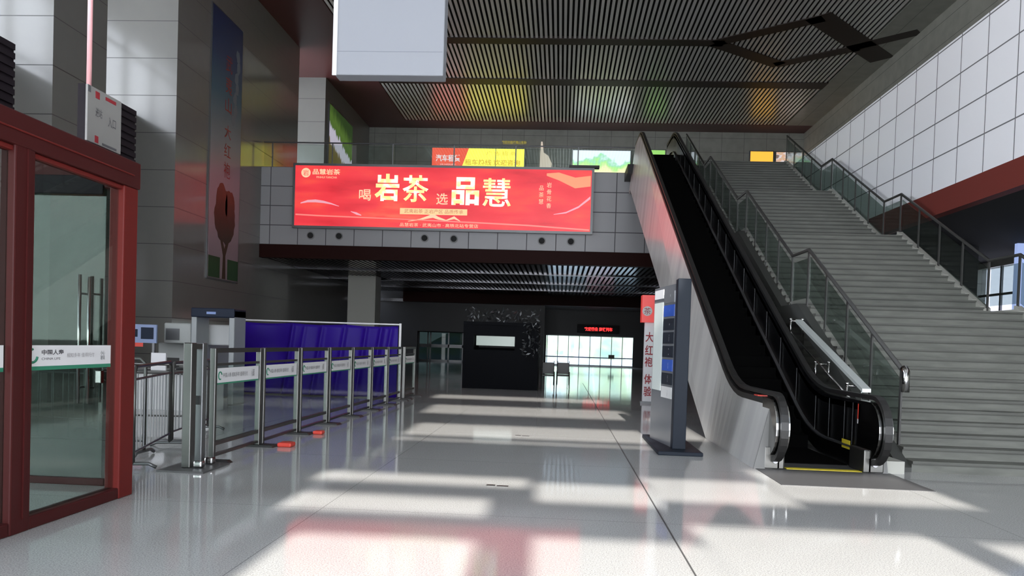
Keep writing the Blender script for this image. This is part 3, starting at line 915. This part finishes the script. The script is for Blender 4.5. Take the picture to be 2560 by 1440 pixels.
# ================================================================== BARRIER
def panel_module():
    r = thing('glass_barrier', 'steel framed glass queue panel with a white strip', 'barrier', (0, 0, 0), 'glass queue panels in a row')
    L = 1.44
    for yy in (0.02, L - .07): MB().box(-.035, .035, yy, yy + .055, 0.03, 1.34).build('post', M_steel, r, bevel=.008, local=True)
    MB().box(-.03, .03, .075, L - .07, 1.285, 1.34).build('top_rail', M_steel, r, local=True)
    MB().box(-.018, .018, .075, L - .07, 1.13, 1.16).build('middle_rail', M_steel, r, local=True)
    MB().box(-.025, .025, .075, L - .07, .19, .235).build('bottom_rail', M_steel, r, local=True)
    MB().box(-.025, .025, .075, L - .07, .06, .09).build('base_rail', M_steel, r, local=True)
    MB().box(-.005, .005, .08, L - .075, .235, 1.13).build('glass_pane', M_glass, r, local=True)
    s_ = MB().box(.006, .009, .085, L - .08, .925, 1.10).build('strip', M_white, r, local=True)
    MB().box(.0065, .0095, .085, L - .08, .905, .925).build('green_edge', M_green, s_, local=True)
    for dy, w_, zz, hh in ((.15, .09, .97, .09),):
        MB().tube([(.0095, dy + .05 + .045 * math.cos(a), 1.01 + .045 * math.sin(a)) for a in [PI * .1 + PI * 1.5 * i / 10 for i in range(11)]], .009, 6).build('logo', M_green, s_, local=True)
    tx = text('中国人寿 相知多年 值得托付', 'lettering', M_ink, None, (.0105, .28, .985), .055, .72, face='+x'); tx.parent = s_
    tx = text('小心玻璃', 'warning_lettering', M_ink, None, (.0105, 1.12, .965), .1, .1, face='+x', vertical=False); tx.parent = s_
    MB().prism([(-.24, 0), (.24, 0), (.2, .03), (-.2, .03)], 1, .0, .09).build('foot', M_rubber, r, local=True)
    MB().prism([(-.24, 0), (.24, 0), (.2, .03), (-.2, .03)], 1, L - .09, L).build('foot', M_rubber, r, local=True)
    return r
labs = ['nearest glass queue panel, next to the twin steel posts', 'second nearest glass queue panel from the twin steel posts',
        'third glass queue panel from the twin steel posts', 'fourth glass queue panel, middle of the row', 'fifth glass queue panel, in front of the purple sheet fold',
        'sixth glass queue panel, third from the far end', 'seventh glass queue panel, second from the far end', 'farthest glass queue panel of the row']
pmod = panel_module(); pmod.location = (-4.05, 8.68, 0); pmod['label'] = labs[0]
for i in range(1, 7): dup(pmod, (-4.05 + .012 * i, 8.68 + 1.46 * i, 0), labs[i])
dup(pmod, (-3.96, 8.68 + 1.46 * 7 + .3, 0), labs[7])
gp = thing('gate_posts', 'pair of tall square steel posts at the near end of the queue panels', 'posts', (-4.1, 8.4, 0))
MB().box(-4.13, -4.03, 8.15, 8.27, .02, 1.40).build('post', M_steel, gp, bevel=.01)
MB().box(-4.12, -4.03, 8.42, 8.52, .02, 1.40).build('post', M_dsteel, gp, bevel=.01)
MB().box(-4.12, -4.04, 8.27, 8.42, 1.33, 1.39).build('link_bar', M_steel, gp)
MB().box(-4.10, -4.06, 8.40, 8.43, .70, .80).build('latch', M_rubber, gp)
MB().box(-4.30, -3.78, 7.95, 8.62, .0005, .02).build('base_plate', mat('dull_grey_plate', (.10, .10, .10), .45, .3), gp)
for yy in (8.21, 8.47): MB().box(-4.0, -3.9, yy - .05, yy + .05, .02, .10).build('foot_bracket', M_bright, gp, bevel=.02)
tag(MB().box(-3.795, -3.60, 10.12, 10.32, .0, .06).build('foot_cover', M_redspot, bevel=.02), 'red foot cover on the floor by the second glass panel', 'cover', 'red foot covers at the queue panels')
tag(MB().box(-3.79, -3.64, 11.60, 11.76, .0, .055).build('foot_cover', M_redspot, bevel=.02), 'red foot cover on the floor by the third glass panel', 'cover', 'red foot covers at the queue panels')

# ================================================================== CROWD FENCES
def fence(p, q, label, h=1.12, bars=12, feet=True):
    p = Vector((p[0], p[1], 0)); q = Vector((q[0], q[1], 0)); d = (q - p); L = d.length; d.normalize(); nr = Vector((-d.y, d.x, 0))
    r = thing('crowd_fence', label, 'fence', tuple(p), 'steel crowd fences')
    def P_(a, z): v = p + d * a; return (v.x, v.y, z)
    MB().tube([P_(0, .06), P_(0, h - .06), P_(.06, h), P_(L - .06, h), P_(L, h - .06), P_(L, .06)], .022, 8).build('frame', M_steel, r, smooth=True)
    MB().tube([P_(0, h - .14), P_(L, h - .14)], .014, 8).build('rail', M_steel, r)
    MB().tube([P_(0, .18), P_(L, .18)], .014, 8).build('rail', M_steel, r)
    for i in range(1, bars):
        MB().tube([P_(L * i / bars, .18), P_(L * i / bars, h - .14)], .0075, 6).build('bar', M_dsteel, r)
    for a in (0, L):
        c_ = p + d * a
        MB().tube([tuple(c_ + nr * -.24 + Vector((0, 0, .02))), tuple(c_ + nr * -.16 + Vector((0, 0, .06))), tuple(c_ + nr * .16 + Vector((0, 0, .06))), tuple(c_ + nr * .24 + Vector((0, 0, .02)))], .02, 8).build('foot', M_dsteel, r, smooth=True)
    return r
fence((-4.62, 8.05), (-5.1, 9.75), 'steel crowd fence right behind the red door corner')
fence((-5.15, 9.9), (-5.45, 11.6), 'steel crowd fence leading towards the grey scanner', h=1.1)
fence((-6.7, 8.9), (-5.0, 8.95), 'steel crowd fence seen through the door glass', h=1.18, bars=9)
fence((-7.3, 11.6), (-5.6, 11.9), 'steel crowd fence beside the scanner table', h=1.0, bars=8)
fence((-8.6, 11.2), (-7.0, 10.9), 'steel crowd fence at the back, behind the door glass', h=1.0, bars=8)

# ================================================================== RED DOOR VESTIBULE
XV = -3.9
dv = thing('door_vestibule', 'dark red framed glass entrance booth in the left foreground', 'entrance', (XV, 6.2, 0))
def vb(name, *a, m=M_reddark, bevel=.012): return MB().box(*a).build(name, m, dv, bevel=bevel)
# near face (along Y)
vb('corner_post', XV - .14, XV, 6.58, 6.80, 0, 2.80, m=M_red_lit)
vb('post', XV - .12, XV, 5.22, 5.43, 0, 3.0)
vb('post', XV - .12, XV, 3.6, 3.8, 0, 3.0)
vb('header', XV - .16, XV + .01, 3.6, 6.82, 2.80, 3.04)
vb('header_lit_line', XV + .01, XV + .025, 3.6, 6.70, 2.90, 2.915, m=M_red_lit)  # highlight along the header drawn as a brighter strip
vb('header_lit_line', XV - .1, XV - .02, 3.8, 6.6, 2.76, 2.80, m=M_red_lit)
vb('threshold', XV - .13, XV - .004, 5.43, 6.58, 0, .10); vb('threshold', XV - .13, XV - .004, 3.8, 5.22, 0, .10)
vb('post_trim', XV, XV + .012, 5.34, 5.36, .1, 2.8, bevel=0)
for a, b in ((3.8, 5.22), (5.43, 6.60)):
    MB().box(XV - .065, XV - .055, a, b, .10, 2.80).build('glass_pane', M_glassg, dv)
# sticker band
def band(y0, y1, tx=True):
    s_ = MB().box(XV - .054, XV - .052, y0, y1, 1.215, 1.375).build('strip', M_white, dv)
    MB().box(XV - .0535, XV - .0515, y0, y1, 1.185, 1.215).build('green_edge', M_green, s_)
    if tx:
        MB().tube([(XV - .051, 5.50 + .05 * math.cos(a), 1.295 + .05 * math.sin(a)) for a in [-PI * .05 - PI * 1.45 * i / 12 for i in range(13)]], .010, 6).build('logo', M_green, s_)
        text('中国人寿', 'lettering', M_ink, s_, (XV - .0505, 5.60, 1.30), .042, .26, face='+x', bold=.03)
        text('CHINA LIFE', 'small_lettering', M_ink, s_, (XV - .0505, 5.60, 1.262), .018, .22, face='+x')
        text('相知多年 值得托付', 'small_lettering', mat('grey_ink', (.30, .29, .30), .5), s_, (XV - .0505, 5.90, 1.278), .036, .36, face='+x')
        text('小心\n玻璃', 'warning_lettering', M_ink, s_, (XV - .0505, 6.35, 1.25), .08, .06, face='+x')
band(5.43, 6.50); band(4.2, 5.2, False)
# angled jamb from the corner to the inner wall (daylight put into its brighter red)
MB().prism([(XV - .10, 6.80), (XV - .02, 6.80), (XV - .34, 7.16), (XV - .46, 7.12)], 2, 0, 2.86).build('jamb', M_red_lit, dv)
MB().prism([(XV - .20, 6.92), (XV - .17, 6.90), (XV - .25, 7.0), (XV - .28, 7.02)], 2, .1, 2.8).build('jamb_edge', mat('orange_red_edge', (.42, .09, .06), .3), dv)
# inner wall (along X)
vb('inner_header', -6.2, -4.30, 7.08, 7.18, 2.86, 3.18)
vb('inner_header_panel', -6.2, -4.40, 7.06, 7.08, 2.80, 2.98, m=M_clad)
vb('inner_rail', -6.2, -4.36, 7.09, 7.15, .0, .07)
vb('inner_post', -6.2, -6.05, 7.06, 7.18, 0, 2.9)
vb('inner_post', -5.30, -5.22, 7.08, 7.15, 0, 2.9)
MB().box(-5.22, -4.40, 7.115, 7.125, .07, 2.86).build('inner_glass', M_glassg, dv)
MB().box(-6.05, -5.30, 7.115, 7.125, .07, 2.86).build('inner_glass', M_glassg, dv)
for x, hz in ((-4.585, 2.03), (-4.49, 2.01)):
    h_ = MB().tube([(x, 7.02, .80), (x, 7.02, hz)], .016, 10).build('door_handle', M_bright, dv, smooth=True)
    for zz in (.95, 1.85): MB().tube([(x, 7.02, zz), (x, 7.11, zz)], .01, 8).build('standoff', M_bright, h_)
MB().box(-4.42, -4.36, 7.02, 7.07, 1.0, 1.12).build('lock_box', M_bright, dv, bevel=.006)
# roof pieces clad with dark louvres
def louvre_box(y0, y1, label, notice=None):
    r = thing('louvre_box', label, 'cladding box', (-4.5, (y0 + y1) / 2, 3.04))
    MB().box(-4.29, -4.22, y0, y1, 3.05, 3.66).build('casing', M_clad, r)
    m = MB()
    for k in range(9): m.box(-4.22, -4.20, y0 + .01, y1 - .01, 3.06 + k * .068, 3.105 + k * .068)
    m.build('louvre', M_clad, r)
    return r
louvre_box(4.2, 5.61, 'dark louvred box above the red door frame at the left picture edge')
louvre_box(6.49, 7.27, 'dark louvred box above the red door corner, behind the notice board')
nb_ = thing('notice_board', 'small pale notice board fixed over the red door header', 'notice', (-4.19, 6.7, 3.17))
MB().box(-4.199, -4.18, 6.46, 6.97, 3.16, 3.645).build('board', mat('dull_grey_white_board', (.26, .255, .25), .6, spec=.1), nb_)
for a, b, c_, d_, mm in ((6.57, 6.63, 3.56, 3.62, M_redink), (6.72, 6.88, 3.585, 3.615, M_redink), (6.57, 6.62, 3.17, 3.23, M_redink), (6.68, 6.90, 3.17, 3.19, M_ink), (6.46, 6.50, 3.585, 3.64, M_ink)):
    MB().box(-4.18, -4.177, a, b, c_, d_).build('mark', mm, nb_)
text('入口', 'lettering', M_ink, nb_, (-4.176, 6.76, 3.36), .09, .12, face='+x')
text('进站', 'lettering', M_ink, nb_, (-4.176, 6.57, 3.40), .08, .10, face='+x')
tag(MB().tube([(-4.3, 6.66, 3.66), (-4.3, 6.66, 5.6)], .022, 10).build('red_tube', M_pink, smooth=True), 'thin pink-red tube rising above the notice board', 'tube')

# ================================================================== SECURITY AREA
xm = thing('baggage_scanner', 'pale grey baggage scanner cabinet beside the metal detector', 'scanner', (-8.2, 16.4, 0))
M_mach = mat('pale_grey_machine', (.36, .38, .37), .5)
MB().box(-9.0, -8.0, 16.6, 18.4, 0, 1.28).build('body', M_mach, xm, bevel=.03)
MB().box(-8.55, -7.95, 16.0, 17.4, 1.28, 1.72).build('hood', M_mach, xm, bevel=.03)
MB().box(-7.93, -7.3, 16.6, 17.2, 1.26, 1.72).build('monitor_housing', M_offwhite, xm, bevel=.03)
MB().box(-8.5, -8.2, 15.985, 16.0, 1.35, 1.6).build('vent', M_dsteel, xm)
MB().box(-9.0, -8.5, 16.58, 16.6, .55, .95).build('tunnel_curtain', M_rubber, xm)
MB().box(-9.4, -8.0, 15.5, 16.5, .70, .76).build('roller_table', M_steel, xm)
for x in (-9.3, -8.1): MB().box(x, x + .05, 15.55, 15.6, 0, .7).build('leg', M_dsteel, xm)
ps = thing('poster_stand', 'blue poster with vehicle pictures beside the red door post', 'poster', (-8.8, 15.3, 0))
MB().box(-9.35, -8.32, 15.28, 15.32, 1.28, 1.66).build('poster', mat('pale_blue_poster', (.22, .28, .45), .5), ps)
MB().box(-8.95, -8.72, 15.27, 15.28, 1.40, 1.56).build('picture', M_navy, ps, bevel=.01)
MB().box(-8.65, -8.38, 15.27, 15.28, 1.36, 1.60).build('picture', M_navy, ps, bevel=.01)
MB().box(-9.2, -8.6, 15.275, 15.28, 1.20, 1.28).build('red_caption', M_redspot, ps)
MB().box(-9.3, -9.25, 15.3, 15.34, 0, 1.3).build('leg', M_dsteel, ps); MB().box(-8.42, -8.37, 15.3, 15.34, 0, 1.3).build('leg', M_dsteel, ps)
tag(MB().box(-8.05, -7.75, 14.6, 14.64, .76, 1.1).build('paper_notice', M_white), 'white paper notice standing on the grey counter', 'notice')
ct = thing('inspection_counter', 'grey steel counter in front of the baggage scanner', 'counter', (-7.6, 14.6, 0))
MB().box(-8.6, -6.6, 14.3, 14.95, .70, .76).build('top', M_steel, ct, bevel=.01)
MB().box(-8.5, -6.7, 14.4, 14.9, 0, .70).build('cabinet', M_offwhite, ct)
md = thing('metal_detector', 'walk-through metal detector arch with a navy header', 'metal detector', (-7.4, 16.2, 0))
for x in (-7.85, -7.02): MB().box(x - .05, x + .07, 15.9, 16.5, 0, 2.03).build('side_panel', mat('grey_detector_panel', (.28, .30, .31), .4), md, bevel=.02)
MB().box(-7.9, -6.95, 15.88, 16.5, 1.86, 2.06).build('header', M_navy, md, bevel=.02)
MB().box(-7.55, -7.35, 15.87, 15.88, 1.93, 1.98).build('display', mat('dim_blue_display', (.1, .15, .3), .4, emit=(.2, .3, .6), es=.3), md)

# purple tarpaulin screen
tp = thing('tarpaulin_screen', 'purple plastic sheet hung on a white frame behind the glass panels', 'screen', (-6.1, 19.3, 0))
nxp, nzp = 160, 18; vs = []; rnd = random.Random(5)
folds = [(-6.85, .10), (-6.55, .05), (-6.1, .08), (-5.5, .07), (-4.95, .09), (-4.55, .12), (-4.3, .08)]
for k in range(nzp + 1):
    for i in range(nxp + 1):
        x = -8.28 + (4.13 * i / nxp); zf = k / nzp; z = .03 + 1.83 * zf
        y = 19.3 + .02 * math.sin(x * 6 + zf * 1.5)
        for fx, am in folds:
            dd = (x - fx - .25 * (zf - 1)) / .055
            y -= am * math.exp(-dd * dd) * (1.2 - .5 * zf)
        z -= .03 * abs(math.sin((x + 8.28) * PI / 1.38)) * (zf > .95)
        vs.append((x, y, z))
fs = [(k * (nxp + 1) + i, k * (nxp + 1) + i + 1, (k + 1) * (nxp + 1) + i + 1, (k + 1) * (nxp + 1) + i) for k in range(nzp) for i in range(nxp)]
o = MB().add(vs, fs).build('sheet', M_purple, tp, smooth=True); md_ = o.modifiers.new('thickness', 'SOLIDIFY'); md_.thickness = .004
for x in (-8.32, -4.10): MB().tube([(x, 19.34, 0), (x, 19.34, 1.93)], .03, 8).build('frame_post', M_white, tp)
MB().tube([(-8.32, 19.34, 1.90), (-4.10, 19.34, 1.90)], .02, 8).build('frame_bar', M_white, tp)

# ================================================================== TOTEM
tt_ = thing('direction_totem', 'slate grey direction pillar with blue pictogram tiles at the escalator foot', 'sign pillar', (1.7, 11.8, 0))
MB().box(1.42, 2.05, 10.85, 12.95, 0, .055).build('base_plate', M_totem, tt_, bevel=.012)
MB().box(1.66, 1.85, 11.15, 11.36, .055, 2.52).build('front_post', M_totem, tt_, bevel=.01)
def fx(y): return 1.665 - .15 * (y - 11.36)
def slab(y0, y1, z0, z1, d0, d1): return MB().prism([(fx(y0) + d0, y0), (fx(y1) + d0, y1), (fx(y1) + d1, y1), (fx(y0) + d1, y0)], 2, z0, z1)
slab(11.36, 12.5, .055, 2.46, 0, .12).build('panel', M_totem2, tt_)
slab(11.98, 12.46, .85, 2.22, -.008, 0).build('white_panel', mat('pale_lit_panel', (.62, .68, .66), .3), tt_)
slab(11.98, 12.46, 2.28, 2.42, -.008, 0).build('white_tile', M_white, tt_)
for k, (mm, s) in enumerate([(M_totem2, 'P'), (M_blue, '↑'), (M_totem, '→'), (M_totem, 'i'), (M_totem, 'WC'), (M_blue, '出'), (M_totem, '票'), (M_offwhite, '站')]):
    zc = 2.28 - k * .205
    slab(11.40, 11.92, zc - .085, zc + .085, -.012, 0).build('pictogram_tile', mm, tt_)
    text(s, 'pictogram', M_white if mm is not M_offwhite else M_ink, tt_, (fx(11.58) - .016, 11.74, zc - .05), .1, .16, face='-x')
# ================================================================== SHOP SIGN
ss = thing('shop_sign', 'upright white shop sign with dark red characters and a red box on top', 'sign', (2.3, 20.9, 0))
MB().box(2.26, 2.52, 20.9, 21.05, .05, 2.2).build('board', M_white, ss)
MB().box(2.2, 2.6, 20.85, 21.1, 0, .06).build('base', M_dsteel, ss)
rb = MB().box(2.16, 2.54, 20.8, 21.2, 2.2, 2.93).build('red_box', mat('red_lit_box', (.5, .05, .05), .4, emit=(.8, .06, .05), es=.45), ss)
disc((2.30, 0, 2.5), .13, 20.79, 20.80).build('emblem', M_offwhite, ss)
text('茶', 'emblem_character', M_redink, ss, (2.21, 20.785, 2.41), .18, .18)
for ch_, zc_ in (('大', 1.80), ('红', 1.45), ('袍', 1.13), ('体', .66), ('验', .33)):
    text(ch_, 'lettering', M_redink, ss, (2.285, 20.89, zc_ - .13), .27, .21, bold=.018)
tag(MB().box(2.56, 2.60, 20.6, 20.66, .0, .45).build('red_marker', M_redspot), 'small red marker standing at the foot of the shop sign', 'marker')

# ================================================================== KIOSK
kk = thing('kiosk', 'black kiosk with a window pane given a glow under the balcony', 'kiosk', (-1.95, 25.5, 0))
KM = mat('matt_black_kiosk', (.003, .0035, .005), .7, spec=.08)
MB().box(-3.2, -2.85, 25.0, 26.6, 0, 2.1).build('side_wall', KM, kk)
MB().box(-1.50, -.72, 25.0, 26.6, 0, 2.1).build('side_wall', KM, kk)
MB().box(-2.85, -1.50, 25.0, 25.1, 0, 1.28).build('counter_front', KM, kk)
MB().box(-3.2, -.72, 24.95, 26.6, 2.1, 2.2).build('roof', KM, kk)
MB().box(-2.85, -1.5, 26.5, 26.6, 0, 1.35).build('back_wall', KM, kk)
MB().box(-2.80, -1.52, 25.3, 25.33, 1.42, 1.74).build('view_glow', mat('pale_view_glow', (.2, .24, .22), .2, emit=(.55, .66, .60), es=.35), kk)  # pane glows in place of the brightness seen through the kiosk
MB().box(-2.85, -1.50, 25.02, 25.08, 1.76, 2.1).build('window_header', KM, kk)
# leafy decoration over the kiosk, silver-edged
m = MB(); rnd = random.Random(11)
for i in range(230):
    top = rnd.random() < .65
    x = rnd.uniform(-3.2, -.7) if top else rnd.uniform(-1.25, -.65)
    z = rnd.uniform(2.18, 2.66) if top else rnd.uniform(1.1, 2.2)
    y = rnd.uniform(24.85, 25.6) if top else rnd.uniform(24.8, 24.98)
    a = rnd.uniform(0, 2 * PI); s_ = rnd.uniform(.04, .10); tl = rnd.uniform(-.6, .6)
    dx, dz = math.cos(a) * s_, math.sin(a) * s_
    m.add([(x - dx, y, z - dz), (x - dz * .35, y + tl * s_, z + dx * .35), (x + dx, y, z + dz), (x + dz * .35, y - tl * s_, z - dx * .35)], [(0, 1, 2, 3)])
for x in (-3.1, -2.6, -2.1, -1.6, -1.1): m.tube([(x, 25.1, 2.2), (x + .2, 25.1, 2.6)], .008, 5)
ml = mat('dark_glossy_leaves', (.03, .033, .036), .3, .2)
o = m.build('leaf_garland', ml, kk); o['kind'] = 'stuff'

# wheelchairs beside the kiosk
def wheelchair(loc, label):
    r = thing('wheelchair', label, 'wheelchair', loc, 'folded wheelchairs beside the kiosk')
    X, Y, Z = loc
    for dx in (-.22, .22):
        w_ = MB().tube([(X + dx, Y + .28 * math.cos(a), .30 + .28 * math.sin(a)) for a in [2 * PI * i / 20 for i in range(20)]], .016, 6, closed=True).build('wheel', M_rubber, r, smooth=True)
        sp = MB()
        for i in range(4):
            a = PI * i / 4; sp.tube([(X + dx, Y - .27 * math.cos(a), .30 - .27 * math.sin(a)), (X + dx, Y + .27 * math.cos(a), .30 + .27 * math.sin(a))], .004, 4)
        sp.build('spokes', M_steel, w_)
        MB().tube([(X + dx, Y - .38 + .07 * math.cos(a), .085 + .07 * math.sin(a)) for a in [2 * PI * i / 12 for i in range(12)]], .014, 6, closed=True).build('caster', M_rubber, r)
        MB().tube([(X + dx * .9, Y + .22, .3), (X + dx * .9, Y + .25, .92), (X + dx * .9, Y + .36, .95)], .013, 6).build('push_handle', M_steel, r)
        MB().tube([(X + dx * .9, Y - .38, .15), (X + dx * .9, Y - .3, .68), (X + dx * .9, Y + .23, .70)], .013, 6).build('arm_frame', M_steel, r)
    MB().box(X - .2, X + .2, Y - .25, Y + .2, .44, .49).build('seat', M_rubber, r, bevel=.01)
    MB().box(X - .2, X + .2, Y + .20, Y + .24, .5, .9).build('backrest', M_rubber, r, bevel=.01)
    return r
wheelchair((-.40, 26.3, 0), 'dark wheelchair standing right beside the black kiosk')
wheelchair((.12, 26.6, 0), 'dark wheelchair nearer to the bright glass doors')

# LED text display over the far doors
ld = thing('led_display', 'dark display with a red lit line of text over the far doors', 'display', (2.6, YD - .1, 2.6))
MB().box(1.2, 4.4, YD - .12, YD - .002, 2.5, 3.15).build('case', M_dark, ld)
text('欢迎乘坐 高铁列车', 'lit_text', emis('red_led_text', (1.0, .03, .03), 1.6), ld, (1.75, YD - .13, 2.66), .30, 2.1, bold=.03)
dm = thing('desk_monitor', 'small black monitor on a post before the far glass doors', 'monitor', (3.8, YD - .7, 0))
MB().box(3.58, 4.02, YD - .72, YD - .66, .62, .92).build('screen', M_rubber, dm)
MB().tube([(3.8, YD - .7, 0), (3.8, YD - .7, .65)], .02, 6).build('stand', M_dsteel, dm)

# pale blue light panel seen past the right-hand rail
bl = thing('blue_sign_panel', 'pale blue lit panel at the right picture edge', 'sign', (13.5, 23.3, 0))
MB().box(13.17, 13.9, 23.2, 23.35, 2.9, 4.95).build('panel', emis('pale_blue_lit_face', (.45, .58, 1.0), .75), bl)
MB().box(13.5, 13.6, 23.25, 23.3, 0, 2.9).build('leg', M_dsteel, bl)

# bits on the floor
for p, nm in (((-.62, 8.0), 'small flat dark scrap on the floor in the near sun patch'), ((-.58, 12.47), 'small flat dark scrap on the floor farther towards the doors')):
    m = MB(); m.box(p[0] - .11, p[0] - .02, p[1] - .02, p[1] + .03, .0006, .008); m.box(p[0], p[0] + .12, p[1] - .03, p[1] + .015, .0006, .006)
    tag(m.build('floor_scrap', M_rubber), nm, 'scrap', 'dark scraps lying on the floor')
